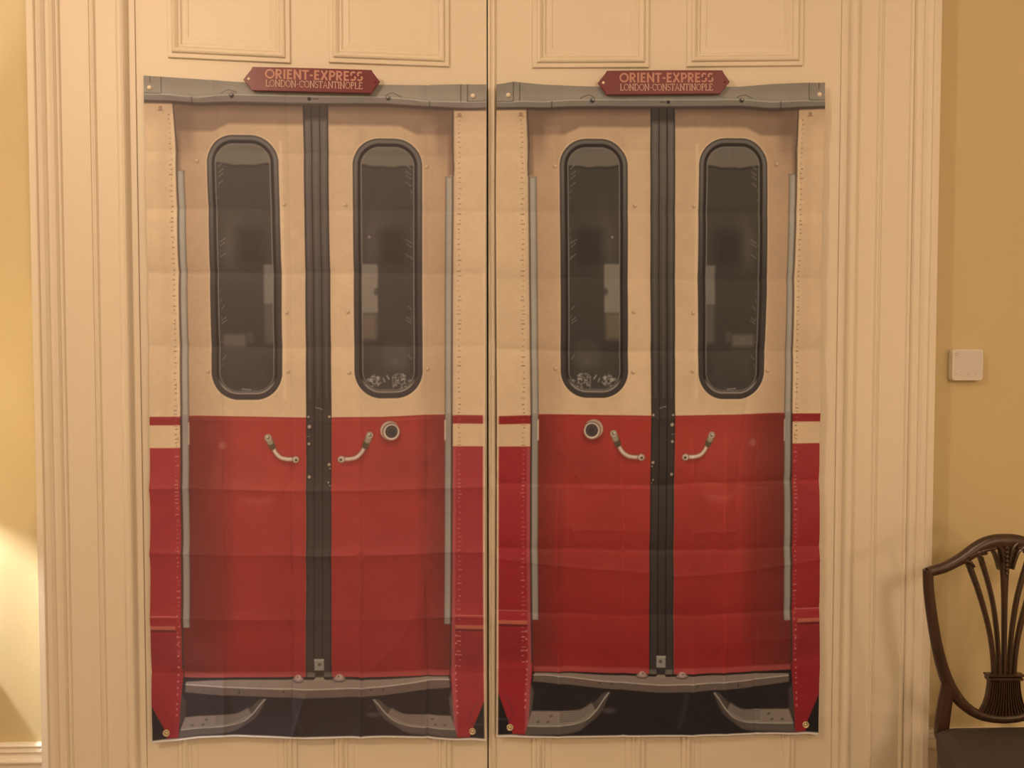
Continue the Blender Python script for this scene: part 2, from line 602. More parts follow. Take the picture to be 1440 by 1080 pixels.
    P.blend(cov(np.abs(X - 449) - 18) * cov(Y - 170, 4) * cov(149 - Y) * 0.9, (62, 48, 38))
    for x, w in ((432, 1.6), (442.6, 2.0), (454.6, 1.8), (466, 1.6)):
        P.rect(x - w / 2, 150, x + w / 2, 945, (44, 33, 27), 0.85)
    for x in (436.5, 448, 460.5):
        P.rect(x - 1.3, 172, x + 1.3, 560, (120, 102, 86), 0.28, 1)
    P.rect(430.4, 640, 431.2, 948, (150, 110, 80), 0.5)
    P.line(curve2([(444, 571.5), (449, 572.5), (454, 574)]), 0.9, (150, 132, 112), 0.9)
    for x, y, r in ((435.3, 598, 2.6), (434.6, 622.5, 2.0), (435.3, 669, 2.2), (463.6, 652, 2.2), (434, 584, 1.6), (464, 584, 1.8), (465, 657.5, 1.1), (463, 677, 1.3), (465, 681.5, 0.9)):
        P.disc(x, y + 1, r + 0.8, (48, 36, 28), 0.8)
        P.disc(x, y, r, (168, 138, 108), 1)
    P.line([(432, 612), (436, 611.4)], 0.8, (150, 130, 110), 0.8)
    # latch plate and feet at the bottom of the strip
    P.rect(442, 924, 457, 942, (56, 44, 36), 1)
    P.rect(443, 925, 456.5, 941.3, (140, 122, 104), 1)
    P.rect(443, 925, 456.5, 927, (170, 150, 128), 0.9)
    P.disc(450.5, 932.8, 2.4, (92, 76, 56), 1)
    P.rect(433, 944, 443.5, 952, (112, 94, 76), 0.85, 0.8)
    P.rect(456.5, 944, 466.5, 952, (104, 88, 72), 0.85, 0.8)
    P.rect(444, 943, 456, 953, (60, 46, 38), 1)
    # windows
    for wi, (wx0, wx1, wt, wb) in enumerate(((297, 397, 192.5, 561), (498, 595, 194.5, 560))):
        P.blend(cov(P.rrsd(wx0 - 1.5, wt - 1.5, wx1 + 1.5, wb + 1.5, 39)) * 0.45, (226, 184, 138))
        o = P.rrsd(wx0, wt, wx1, wb, 38.5)
        P.blend(cov(o), (66, 52, 43))
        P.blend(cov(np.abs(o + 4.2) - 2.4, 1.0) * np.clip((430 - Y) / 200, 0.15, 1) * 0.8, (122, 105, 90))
        P.blend(cov(np.abs(o + 8.8) - 1.4, 0.8) * 0.9, (44, 34, 28))
        gi = P.rrsd(wx0 + 12, wt + 12.5, wx1 - 12, wb - 12, 26)
        P.blend(cov(np.abs(o + 12.5) - 1.6, 1.0) * 0.35 * (Y < 500), (100, 84, 70))
        glass = cov(gi)
        P.blend(glass, (82, 67, 54))
        P.blend(glass * np.clip((Y - 330) / 160, 0, 1) * 0.35, (68, 55, 46))
        bx = (X - (wx0 + wx1) / 2) / 38
        hz = 234 + (4 if wi == 0 else 3) * (bx ** 2) * (-1 if wi == 0 else -1) + 0.5 * np.sin(X * 0.23)
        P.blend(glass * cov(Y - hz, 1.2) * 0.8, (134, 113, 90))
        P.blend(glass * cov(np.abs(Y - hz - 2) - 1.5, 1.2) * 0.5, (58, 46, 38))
        cxm = wx1 - 20 if wi == 0 else wx0 + 22
        P.blend(glass * np.exp(-((X - (wx0 + 32)) / 14) ** 2 - ((Y - 345) / 34) ** 2) * 0.5, (118, 98, 82))
        P.blend(glass * cov(P.rrsd((wx0 + wx1) / 2 - 14, 322, (wx0 + wx1) / 2 + 26, 372, 8), 9) * 0.7, (60, 48, 40))
        if wi == 0:
            P.blend(glass * cov(P.rrsd(372, 372, 386, 428, 3), 2) * 0.8, (146, 125, 105))
            P.blend(glass * cov(P.rrsd(373, 428, 386, 482, 3), 3) * 0.65, (118, 99, 84))
            P.blend(glass * cov(P.rrsd(314, 470, 346, 487, 3), 3) * 0.75, (132, 108, 90))
            P.blend(glass * cov(P.rrsd(348, 466, 356, 482, 4), 3) * 0.5, (112, 94, 80))
        else:
            P.blend(glass * cov(P.rrsd(508, 371, 532, 440, 3), 1.5) * 0.9, (152, 130, 106))
            P.blend(glass * cov(P.rrsd(508, 440, 530, 478, 4), 4) * 0.85, (126, 102, 78))
            P.disc(532, 410, 5.5, (80, 66, 54), 0.8, 2)
            P.blend(glass * cov(P.rrsd(538, 480, 575, 520, 10), 6) * 0.35, (116, 98, 82))
            P.disc(520.5, 333.3, 1.8, (170, 150, 128), 0.8)
            P.disc(556, 508, 5, (112, 96, 82), 0.6, 3)
        P.blend(glass * cov(P.rrsd(wx0 + 20, 490, wx1 - 22, 540, 6), 7) * 0.25, (104, 88, 72))
        P.blend(cov(np.abs(gi) - 0.6, 0.6) * 0.75, (150, 130, 110))
        P.blend(cov(np.abs(gi - 3.0) - 1.4, 0.9) * np.clip((Y - 530) / 12, 0, 1) * 0.95, (158, 134, 112))
        P.blend(cov(np.abs(gi - 2.2) - 1.0, 0.9) * np.clip((225 - Y) / 12, 0, 1) * 0.6, (44, 34, 28))
        P.blend(glass * np.clip((Y - 540) / 8, 0, 1) * 0.4, (104, 88, 76))
        P.img *= (1 - 0.14 * glass - 0.06 * (cov(o) - glass))[..., None]
        # scratches of reflection beside the seal
        sx = wx0 + 17 if wi == 0 else wx1 - 17
        dr = 1 if wi == 0 else -1
        for yy, L in ((232, 4), (240, 6), (246, 5), (256, 5), (336, 7), (342, 5), (357, 6), (446, 5), (450, 6), (430, 3), (500, 3)):
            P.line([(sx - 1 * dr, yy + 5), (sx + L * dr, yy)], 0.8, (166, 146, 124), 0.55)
        for q in range(10):
            yy = rnd.uniform(250, 520)
            P.line([(sx - 3 * dr, yy + 4), (sx - 1 * dr, yy)], 0.7, (150, 130, 110), 0.4)
        if wi == 1:   # frosted scroll flowers in the bottom of the right pane
            for cx, cy, r in ((526, 534, 9), (565, 535, 11)):
                for q in range(26):
                    a = rnd.uniform(0, 6.28); rr = r * math.sqrt(rnd.random())
                    x_, y_ = cx + rr * math.cos(a) * 1.15, cy + rr * math.sin(a) * 0.9
                    a2 = rnd.uniform(0, 6.28)
                    P.line([(x_, y_), (x_ + 2.4 * math.cos(a2), y_ + 2.4 * math.sin(a2)), (x_ + 3.5 * math.cos(a2 + 1), y_ + 3 * math.sin(a2 + 1))], 0.9, (172, 152, 130), 0.7)
                P.blend(cov(np.abs(np.hypot(X - cx, Y - cy) - 5) - 0.5) * 0.6, (176, 156, 134))
            P.line([(539, 532), (541, 537)], 1.6, (160, 140, 120), 0.8)
            P.line([(544, 528), (547, 533)], 1.8, (165, 145, 125), 0.8)
            P.line([(552, 530), (553, 545)], 1.4, (150, 130, 112), 0.7)
        else:
            P.line([(340, 546), (352, 547)], 1.2, (170, 150, 130), 0.8)
    # screws in the cream skins
    for x, y in ((284, 229), (292, 521), (405, 521), (404, 439), (403, 288), (601, 233), (488, 288), (490, 438), (491, 523), (602, 519)):
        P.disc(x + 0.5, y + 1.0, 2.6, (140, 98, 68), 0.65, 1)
        P.disc(x - 0.4, y - 0.4, 1.5, (222, 184, 140), 0.7)
    # bent door handles
    def handle(pts, knob, end, sg):
        c = curve2(pts)
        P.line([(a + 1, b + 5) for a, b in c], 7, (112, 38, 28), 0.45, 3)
        P.line(c, 6.4, (112, 72, 54), 1, 0.8)
        P.line(c, 4.8, (190, 152, 122), 1, 0.8)
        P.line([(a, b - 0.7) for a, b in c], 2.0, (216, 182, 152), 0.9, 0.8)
        (kx, ky), (k2, k3) = knob
        P.line([(kx, ky), (k2, k3)], 9.4, (88, 68, 48), 1, 0.8)
        P.line([(kx, ky), ((kx + k2) / 2, (ky + k3) / 2)], 8.2, (150, 124, 94), 1, 1)
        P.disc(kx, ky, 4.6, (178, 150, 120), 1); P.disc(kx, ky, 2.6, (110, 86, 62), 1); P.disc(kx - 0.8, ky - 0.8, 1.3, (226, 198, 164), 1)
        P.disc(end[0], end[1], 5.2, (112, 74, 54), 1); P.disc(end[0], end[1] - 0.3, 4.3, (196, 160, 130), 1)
        P.disc(end[0] + 0.6 * sg, end[1] + 0.6, 1.8, (62, 46, 32), 1)
    handle([(381, 622), (386, 634), (393, 641.5), (402, 644.2), (412, 644.5)], ((376, 614), (382, 627)), (415.5, 645), 1)
    handle([(513, 625), (507, 636), (499, 642.5), (490, 644.5), (482, 644.5)], ((519, 611), (513, 626)), (480, 645), -1)
    # porthole
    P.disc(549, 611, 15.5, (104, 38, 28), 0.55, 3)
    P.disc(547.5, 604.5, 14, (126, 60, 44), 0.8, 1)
    P.disc(547.5, 604.5, 13.2, (184, 148, 118), 1)
    P.disc(549.5, 606.5, 12.6, (120, 88, 66), 1)
    P.disc(550, 606.8, 11.2, (206, 172, 140), 1)
    P.disc(550.3, 606.5, 9.0, (66, 48, 38), 1)
    P.disc(550.8, 606.8, 7.4, (84, 68, 58), 1)
    P.disc(550.8, 607.4, 5.5, (70, 56, 48), 1)
    # under the door: step, brackets, darkness
    P.poly([(257.5, 951), (637, 951), (637, 1040), (252, 1040)], (50, 38, 31), 1)
    P.poly([(211, 990), (228, 1018), (234, 1034), (637, 1034), (660, 1034), (684, 982), (686, 1040), (200, 1040)], (44, 36, 30), 1, 0.6)
    P.poly([(636, 940), (681, 940), (681, 984), (664, 1026), (655, 1031), (641, 1034), (638, 1030)], (150, 44, 42), 1)
    P.poly([(211, 940), (257, 940), (256, 975), (254, 1034), (236, 1034), (230, 1022), (215, 994), (211, 988)], (142, 40, 38), 1)
    P.rect(638, 940, 643, 1030, (176, 92, 86), 0.5, 1)
    for y in (894, 905, 921, 937, 948, 957, 966, 975, 988, 995, 1003):
        P.disc(250, y, 1.2, (206, 140, 118), 0.8); P.disc(643.5, y, 1.2, (206, 140, 118), 0.8)
    # step
    P.rect(258, 951, 636, 954, (46, 34, 28), 1)
    step = curve2([(261, 957), (300, 954.5), (370, 954), (450, 954.5), (540, 954), (600, 952.5), (633, 952.5)])
    low = curve2([(634, 970), (590, 973), (540, 976.5), (450, 980), (370, 979), (300, 977), (261, 973)])
    P.poly(step + low, (136, 110, 90), 1)
    sm = curve2([(261, 961), (290, 963), (330, 965.5), (400, 967), (450, 967.5), (520, 965), (570, 961.5), (610, 957), (634, 957)])
    P.poly(sm + low, (104, 81, 65), 1)
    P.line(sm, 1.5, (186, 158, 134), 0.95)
    P.line(low, 1.6, (46, 34, 28), 0.9)
    for x, y in ((334, 972), (398, 971), (521, 968), (538, 968)):
        P.disc(x, y, 1.2, (60, 46, 36), 0.9)
    P.rect(333.4, 969, 334.4, 975, (52, 40, 32), 0.8)
    for x, y in ((419.5, 953.5), (477, 953)):
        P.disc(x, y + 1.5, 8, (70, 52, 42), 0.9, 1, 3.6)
        P.disc(x, y, 7.6, (150, 118, 100), 1, 0.8, 3.4)
        P.disc(x, y - 2.5, 4.2, (178, 142, 122), 1, 0.8, 3.2)
        P.disc(x - 1, y - 2.5, 1.3, (96, 66, 54), 0.9)
    P.poly([(441, 956), (445, 951), (455, 951), (459, 956)], (138, 116, 92), 1)
    # curved bracket treads
    def bracket(sg, xa, cx):
        f = lambda p: [(cx + sg * (a - 447), b) for a, b in p]
        P.poly(f(curve2([(262, 1007), (300, 1006), (330, 1004), (350, 994), (364, 982), (374, 982)]) + curve2([(372, 984), (360, 1006), (346, 1018), (325, 1030), (300, 1033), (254, 1034)])), (84, 66, 54), 1, 0.8)
        P.poly(f(curve2([(262, 1007), (300, 1006), (328, 1004), (346, 995)]) + curve2([(352, 1004), (338, 1015), (318, 1021), (290, 1023), (256, 1024)])), (134, 110, 90), 0.95, 1)
        for k in range(5):
            P.line(f(curve2([(300, 1008 + 2.6 * k), (322, 1007 + 2.4 * k), (340, 998 + 2.6 * k), (352 + 2 * k, 986 + 2.6 * k)])), 0.8, (66, 52, 42), 0.6)
        P.line(f(curve2([(258, 1024), (290, 1023.5), (318, 1021.5), (338, 1016), (352, 1005), (364, 990), (371, 982)])), 1.6, (176, 152, 128), 0.9)
        P.poly(f([(256, 1025), (290, 1025), (320, 1023), (340, 1016), (330, 1028), (305, 1032), (255, 1034)]), (96, 78, 64), 0.8, 1.5)
        for a, b in ((288, 1012), (271, 1019), (284, 1019)):
            P.disc(cx + sg * (a - 447), b, 1.6, (66, 52, 42), 0.8, 1, 1.1)
    bracket(1, 262, 447)
    bracket(-1, 634, 449)
    P.poly([(256, 975), (262, 985), (262, 1008), (254, 1022)], (96, 74, 60), 0.5, 1.5)
    P.poly([(637, 975), (632, 985), (634, 1006), (640, 1022)], (130, 104, 88), 0.5, 1.5)
    P.disc(525, 1004, 10, (92, 74, 64), 0.6, 1.5, 3.4)
    P.line(curve2([(413, 982), (417, 1005), (424, 1025)]), 5, (70, 60, 56), 0.45, 3)
    P.line([(664, 1018), (684, 1017)], 2, (78, 60, 54), 0.8)
    P.line(curve2([(660, 1012), (664, 1000), (672, 990)]), 1.2, (70, 56, 48), 0.5)
    # tiny unevenness of the ink
    rs = np.random.RandomState(seed)
    nz = np.zeros_like(X)
    for sc, am in ((3, 0.012), (12, 0.012), (46, 0.02)):
        h, w = X.shape
        g = rs.rand(h // sc + 3, w // sc + 3) * 2 - 1
        yy, xx = np.arange(h) / sc, np.arange(w) / sc
        iy, ix = yy.astype(int), xx.astype(int)
        fy, fx = (yy - iy)[:, None], (xx - ix)[None, :]
        fy, fx = fy * fy * (3 - 2 * fy), fx * fx * (3 - 2 * fx)
        nz += am * ((g[iy][:, ix] * (1 - fx) + g[iy][:, ix + 1] * fx) * (1 - fy) + (g[iy + 1][:, ix] * (1 - fx) + g[iy + 1][:, ix + 1] * fx) * fy)
    P.shade(1 + nz)
    # unprinted white hem at the foot and down one side
    P.blend(cov(1035.0 - Y, 0.8) * 0.95, (214, 182, 152))
    P.blend(cov(681.2 - X, 0.8) * np.clip((Y - 160) / 60, 0, 1) * 0.9, (212, 170, 128))
    return P.img


ROOM = np.array([0.86, 0.57, 0.33])      # tint of the room light the colours above were judged in

def to_albedo(img):
    v = np.clip(img, 0, 255) / 255.0
    l = np.where(v <= 0.04045, v / 12.92, ((v + 0.055) / 1.055) ** 2.4)
    a = l / ROOM
    return np.clip(a, 0.004, 0.9)


def cloth_mat():
    m = bpy.data.materials.new('printed_polyester_cloth')
    m.use_nodes = True
    nt = m.node_tree
    b = nt.nodes['Principled BSDF']
    b.inputs['Roughness'].default_value = 0.62
    b.inputs['Specular IOR Level'].default_value = 0.45
    b.inputs['Sheen Weight'].default_value = 0.12
    a = nt.nodes.new('ShaderNodeAttribute')
    a.attribute_name = 'ink_haze'
    nt.links.new(a.outputs['Color'], b.inputs['Base Color'])
    tc = nt.nodes.new('ShaderNodeTexCoord')
    nz = nt.nodes.new('ShaderNodeTexNoise')
    nz.inputs['Scale'].default_value = 24
    nz.inputs['Detail'].default_value = 3
    nt.links.new(tc.outputs['Object'], nz.inputs['Vector'])
    bp = nt.nodes.new('ShaderNodeBump')
    bp.inputs['Strength'].default_value = 0.25
    bp.inputs['Distance'].default_value = 0.004
    nt.links.new(nz.outputs['Fac'], bp.inputs['Height'])
    nt.links.new(bp.outputs['Normal'], b.inputs['Normal'])
    return m

M['cloth'] = cloth_mat()

# how each cloth hangs: the run of its upright and level lines, measured on it
YK = [120, 150, 200, 290, 400, 583, 780, 950, 1035]
LEFT = dict(
    xl=[(211, [203, 204, 205, 207, 210, 212.5, 213, 214, 216]),
        (256, [243, 244.5, 248, 250, 253, 256, 257, 258, 254]),
        (297, [288, 290, 292, 294, 297, 301, 302, 302, 302]),
        (397, [386, 388, 391.5, 394, 397, 399, 399, 399, 399]),
        (431, [426, 427, 428, 429, 430.5, 432, 432, 431, 431]),
        (467, [461, 462, 462.5, 463, 465, 467, 467, 467, 467]),
        (498, [494, 495, 496.5, 497, 498, 500, 500, 500, 500]),
        (595, [594, 594, 594, 594, 594, 595, 595, 595, 596]),
        (637, [638, 638, 638, 638, 637, 636.5, 636, 634.5, 638.5]),
        (681, [682.5, 682, 681.5, 679.5, 679.5, 679, 679, 680, 681]),
        (684.5, [684, 684, 684, 683.5, 683.5, 683, 682.5, 683.5, 684.5])],
    xk=[203, 240, 280, 330, 430, 540, 600, 640, 683],
    yl=[(115, [107, 110, 113, 117, 121, 120.5, 121, 120, 120]),
        (136, [132, 134, 138, 134, 136, 137, 143, 144, 143]),
        (148, [143, 144, 147.5, 146.5, 148, 148, 152, 154.5, 154]),
        (193.5, [190, 190, 191, 192, 193, 195, 196, 196, 196]),
        (560, [559, 560, 561, 561, 561, 560, 559, 558, 558]),
        (586, [586, 586, 585, 586, 588, 587, 584, 583.5, 584]),
        (628, [629, 629, 628, 628, 629, 628, 627, 626.5, 626.5]),
        (951.5, [951, 951, 952.5, 952, 951.5, 951, 949.5, 949, 950]),
        (979.5, [980, 980, 978, 978.5, 980, 979, 975, 974, 975]),
        (1035, [1041, 1038, 1033, 1031, 1034, 1031, 1033, 1036, 1037]),
        (1038, [1044, 1041, 1035.5, 1033.5, 1036.5, 1033.5, 1035.5, 1038.5, 1039.5])],
    crease_y=[(216, -1.6), (295, -1.4), (384, -2.4), (487, -2.2), (590, 1.6), (686, 4.0), (777, 4.2), (868, 3.6), (945, -2.6)],
    crease_x=[(312, 1.2, 0), (410, -1.5, 1), (507, 1.9, 1), (600, -2.2, 1)],
    fold_shade=-1, ink_haze=(0.97, np.array((0.000, 0.000, 0.012))))
# the right cloth is the same print mirrored; canonical x runs from its right edge to its left
RIGHT = dict(
    xl=[(211, [1159, 1158.5, 1157, 1154, 1152.5, 1151, 1151, 1151, 1149]),
        (256, [1122, 1121, 1120, 1118, 1115, 1112, 1112, 1112, 1115]),
        (297, [1080, 1079, 1077, 1077, 1077, 1070, 1069, 1069, 1070]),
        (397, [982, 982, 982, 981, 980, 981, 980, 980, 980]),
        (431, [947, 947.5, 948, 948, 948, 948, 946.5, 946, 946]),
        (467, [914, 914, 914, 914, 914, 915, 913, 912, 912]),
        (498, [882, 882, 882, 882, 882, 883, 882, 881, 881]),
        (595, [787, 786.5, 786, 787, 788, 788, 787, 788, 788]),
        (637, [740, 740, 742, 743, 744, 746, 745.5, 747.5, 743]),
        (681, [699, 698.5, 698.5, 698.5, 699.5, 701.5, 701.3, 701, 700.5]),
        (684.5, [698, 698, 697.5, 697, 697.5, 698.5, 698, 697.5, 697])],
    xk=[699, 720, 765, 800, 850, 930, 1040, 1085, 1158],
    yl=[(115, [120.5, 117, 120.5, 122, 124, 125, 124, 120, 117]),
        (136, [144.5, 143, 144, 141.5, 141, 141, 141, 144.5, 142]),
        (148, [153.5, 153, 154, 152.5, 152, 152.5, 152, 155.5, 151.5]),
        (193.5, [196, 196, 196, 195.5, 195.5, 196.5, 197, 197, 197]),
        (560, [558, 558, 558.5, 559, 559.5, 560, 560, 559, 558]),
        (586, [585, 584.5, 583, 583.5, 584.5, 585.5, 583.5, 581, 581]),
        (628, [627, 627, 627, 627, 626, 626, 624, 623, 622]),
        (951.5, [941, 942, 943.5, 943, 945, 947, 944, 941.5, 938]),
        (979.5, [962, 963, 965, 966.5, 969, 972.5, 968, 964, 960]),
        (1035, [1032, 1032, 1032.5, 1032, 1031.5, 1031, 1029, 1027.5, 1028]),
        (1038, [1035, 1035, 1034.5, 1034, 1033.5, 1033, 1031, 1029.5, 1031])],
    crease_y=[(208, -1.5), (296, -2.0), (391, -2.0), (493, -2.4), (588, 1.8), (681, -3.6), (775, -3.6), (866, -3.4), (908, 1.0), (948, 1.6)],
    crease_x=[(305, -1.8, 1), (355, 1.4, 1), (405, 1.6, 1), (505, -1.8, 1), (600, 1.8, 1)],
    fold_shade=1, ink_haze=(0.97, np.array((-0.030, -0.025, -0.020))))


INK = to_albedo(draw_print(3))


def banner(name, spec, seed, mirror, label):
    col = np.clip(INK * spec['ink_haze'][0] + spec['ink_haze'][1], 0.004, 0.9)  # per-cloth offset puts the differing lamp haze into the print colour
    X, Y = np.meshgrid(gx, gy)
    cx = np.array([q[0] for q in spec['xl']], float)
    cy = np.array([q[0] for q in spec['yl']], float)
    xk = np.array(spec['xk'], float)
    # actual x : for every row interpolate the upright lines, then across
    ax = np.zeros_like(X)
    for j, yv in enumerate(gy):
        lx = [np.interp(yv, YK, q[1]) for q in spec['xl']]
        ax[j] = np.interp(gx, cx, lx)
    ay = np.zeros_like(X)
    tabs = []
    for q in spec['yl']:
        # smooth the hanging line between its measured points
        xx = np.arange(195, 1170, 1.0)
        v = np.interp(xx, xk, q[1])
        k = np.hanning(21); k /= k.sum()
        v = np.convolve(np.pad(v, 10, 'edge'), k, 'valid')
        tabs.append((xx, v))
    L = np.array([np.interp(ax.ravel(), t_[0], t_[1]).reshape(ax.shape) for t_ in tabs])
    idx = np.clip(np.searchsorted(cy, Y) - 1, 0, len(cy) - 2)
    fy = (Y - cy[idx]) / (cy[idx + 1] - cy[idx])
    take = lambda k_: np.take_along_axis(L, k_[None], 0)[0]
    ay = take(idx) * (1 - fy) + take(idx + 1) * fy
    # relief of the cloth in mm, towards the room
    rs = np.random.RandomState(seed + 40)
    def smooth_noise(sx, sy, am):
        h, w = X.shape
        g = rs.rand(int(h / sy) + 3, int(w / sx) + 3) * 2 - 1
        yy, xx = np.arange(h) / sy, np.arange(w) / sx
        iy, ix = yy.astype(int), xx.astype(int)
        fy_, fx_ = (yy - iy)[:, None], (xx - ix)[None, :]
        fy_, fx_ = fy_ * fy_ * (3 - 2 * fy_), fx_ * fx_ * (3 - 2 * fx_)
        return am * ((g[iy][:, ix] * (1 - fx_) + g[iy][:, ix + 1] * fx_) * (1 - fy_) + (g[iy + 1][:, ix] * (1 - fx_) + g[iy + 1][:, ix + 1] * fx_) * fy_)
    R = np.full_like(X, 7.0)
    F = np.ones_like(X)            # crease shade and light painted into the print colour along the folds
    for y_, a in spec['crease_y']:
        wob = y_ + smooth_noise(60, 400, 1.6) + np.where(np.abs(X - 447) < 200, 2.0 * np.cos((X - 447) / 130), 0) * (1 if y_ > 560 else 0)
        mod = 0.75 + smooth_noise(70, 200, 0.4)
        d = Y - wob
        F *= 1 - (0.10 if spec['fold_shade'] < 0 else 0.07) * np.clip(mod, 0, 1.2) * np.exp(-((d - 1.0) / 1.3) ** 2)
        if spec['fold_shade'] > 0 and y_ > 600:
            F *= 1 + 0.12 * np.exp(-((d - 3.0) / 1.6) ** 2)  # lit lower side of each fold, painted as a paler line
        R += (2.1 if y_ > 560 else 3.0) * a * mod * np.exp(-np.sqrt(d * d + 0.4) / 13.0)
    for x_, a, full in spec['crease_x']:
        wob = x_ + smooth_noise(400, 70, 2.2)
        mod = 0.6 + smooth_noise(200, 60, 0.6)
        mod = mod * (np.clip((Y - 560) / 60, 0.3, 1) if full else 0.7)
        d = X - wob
        F *= 1 + 0.22 * spec['fold_shade'] * np.clip(mod, 0, 1.2) * np.exp(-(d / 1.2) ** 2)
        R += 3.6 * a * mod * np.exp(-np.sqrt(d * d + 0.3) / 6.0)
    R += 4.0 + smooth_noise(95, 92, 2.2) + smooth_noise(40, 46, 1.1) + smooth_noise(160, 240, 2.4)
    def ridge(pts, a, w):
        dm = np.full(X.shape, 1e9)
        for i in range(len(pts) - 1):
            x0, y0 = pts[i]; x1, y1 = pts[i + 1]
            dx, dy = x1 - x0, y1 - y0
            t_ = np.clip(((X - x0) * dx + (Y - y0) * dy) / (dx * dx + dy * dy), 0, 1)
            dm = np.minimum(dm, np.hypot(X - x0 - t_ * dx, Y - y0 - t_ * dy))
        return 1.6 * a * np.exp(-(dm / (0.75 * w)))
    if not mirror:
        R += ridge([(604, 640), (598, 700), (606, 790), (592, 850), (560, 905), (520, 940)], 2.6, 20)
        R += ridge([(599, 655), (597, 700)], -2.5, 5)
        R += ridge([(408, 890), (402, 868), (398, 855)], -1.4, 4)
        R += ridge([(412, 660), (400, 690)], -1.2, 5)
        R += ridge([(430, 975), (412, 1032)], 2.2, 6)
        R += ridge([(600, 960), (597, 1030)], 2.2, 5)
        R += ridge([(330, 572), (300, 540), (280, 470)], 1.3, 12)
        R += ridge([(220, 134), (280, 142), (340, 132)], 2.0, 10) + ridge([(560, 130), (610, 146), (650, 140)], 2.0, 10)
    else:
        R += ridge([(211, 795), (300, 806), (380, 812), (430, 814)], 1.6, 8) + ridge([(470, 808), (560, 803), (637, 795), (684, 790)], 1.8, 8)
        R += ridge([(320, 560), (332, 640), (338, 720), (330, 770)], -2.6, 12)
        R += ridge([(352, 680), (346, 740)], 1.8, 9) + ridge([(290, 690), (380, 682)], -1.6, 9)
        R += ridge([(572, 670), (560, 690), (470, 690)], 1.5, 7) + ridge([(578, 745), (572, 765)], 1.6, 6)
        R += ridge([(470, 750), (570, 748)], 1.1, 8) + ridge([(340, 752), (400, 752)], 1.4, 8)
        R += ridge([(297, 200), (300, 330), (290, 560)], 1.6, 18)
        R += ridge([(220, 130), (290, 142)], 2.0, 9) + ridge([(660, 112), (640, 122)], 3, 7)
    R += 2.0 * np.exp(-((1038 - Y) / 9.0))
    # held down by the corner pins
    for qx, qy in ((220, 125), (664, 134), (233, 1026), (664, 1026)):
        R -= np.clip(R - 6.0, 0, 99) * np.exp(-((X - qx) ** 2 + (Y - qy) ** 2) / 260.0)
    R = np.clip(R, 1.2, 21.5)
    depth = -(0.0135 + R / 1000.0)
    wx, wz = Wn(ax, ay, -0.016)
    h, w = X.shape
    co = np.stack([wx, depth, wz], -1).reshape(-1, 3).astype(np.float32)
    ii = (np.arange(h - 1)[:, None] * w + np.arange(w - 1)[None, :]).ravel()
    quads = np.stack([ii, ii + 1, ii + w + 1, ii + w], -1)
    if not mirror:
        quads = quads[:, ::-1]
    quads = quads.astype(np.int32)
    me = bpy.data.meshes.new(name)
    me.vertices.add(h * w)
    me.vertices.foreach_set('co', co.ravel())
    me.loops.add(quads.size)
    me.loops.foreach_set('vertex_index', quads.ravel())
    me.polygons.add(len(quads))
    me.polygons.foreach_set('loop_start', np.arange(0, quads.size, 4, dtype=np.int32))
    me.polygons.foreach_set('loop_total', np.full(len(quads), 4, dtype=np.int32))
    me.update(calc_edges=True)
    me.polygons.foreach_set('use_smooth', np.ones(len(quads), dtype=bool))
    at = me.attributes.new('ink_haze', 'FLOAT_COLOR', 'POINT')
    rgba = np.ones((h * w, 4), dtype=np.float32)
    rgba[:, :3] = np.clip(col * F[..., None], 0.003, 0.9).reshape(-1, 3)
    at.data.foreach_set('color', rgba.ravel())
    me.materials.append(M['cloth'])
    o = bpy.data.objects.new(name, me)
    C.objects.link(o)
    tag(o, label, 'banner', 'carriage door banners')

    def surf(u, v):
        j = int(round((v - Y0) / G)); i = int(round((u - X0) / G))
        return Vector((wx[j, i], depth[j, i], wz[j, i]))
    for u, v in ((233, 1027), (664, 1027)):
        p = surf(u, v)
        q = MB()
        q.lathe((p.x, p.y, p.z), [(0.0092, 0.001), (0.0094, -0.0012), (0.0084, -0.0026), (0.0066, -0.0028), (0.0046, -0.0016), (0.0042, 0.0005), (0.0044, 0.001)], 'y', 28)
        e = q.build('eyelet', M['brass'], o, True)
        e['label'] = 'brass eyelet'
        k = MB()
        k.lathe((p.x, p.y, p.z), [(0.0040, 0.0004), (0.0036, -0.0012), (0.0018, -0.0026), (0.0006, -0.0028)], 'y', 16)
        k.build('tack', M['brass'], e, True)
    for u, v in ((220, 128.5), (664, 129.5)):
        p = surf(u, v)
        q = MB()
        q.lathe((p.x, p.y, p.z), [(0.0062, 0.0006), (0.0064, -0.0012), (0.0055, -0.0036), (0.0036, -0.0056), (0.0014, -0.0064)], 'y', 20)
        e = q.build('push_pin', M['pin'], o, True)
        e['label'] = 'pearly white push pin'
    return o


banner('carriage_door_banner', LEFT, 3, False, 'left cloth banner printed with red train doors, porthole right of its dark centre strip')
banner('carriage_door_banner', RIGHT, 8, True, 'right cloth banner printed with red train doors, porthole left of its dark centre strip')

# ---------------------------------------------------------------- the two name boards
def arc(cx, cy, rx, ry, a0, a1, n=14):
    return [(cx + rx * math.cos(math.radians(a0 + (a1 - a0) * i / n)), cy + ry * math.sin(math.radians(a0 + (a1 - a0) * i / n))) for i in range(n + 1)]

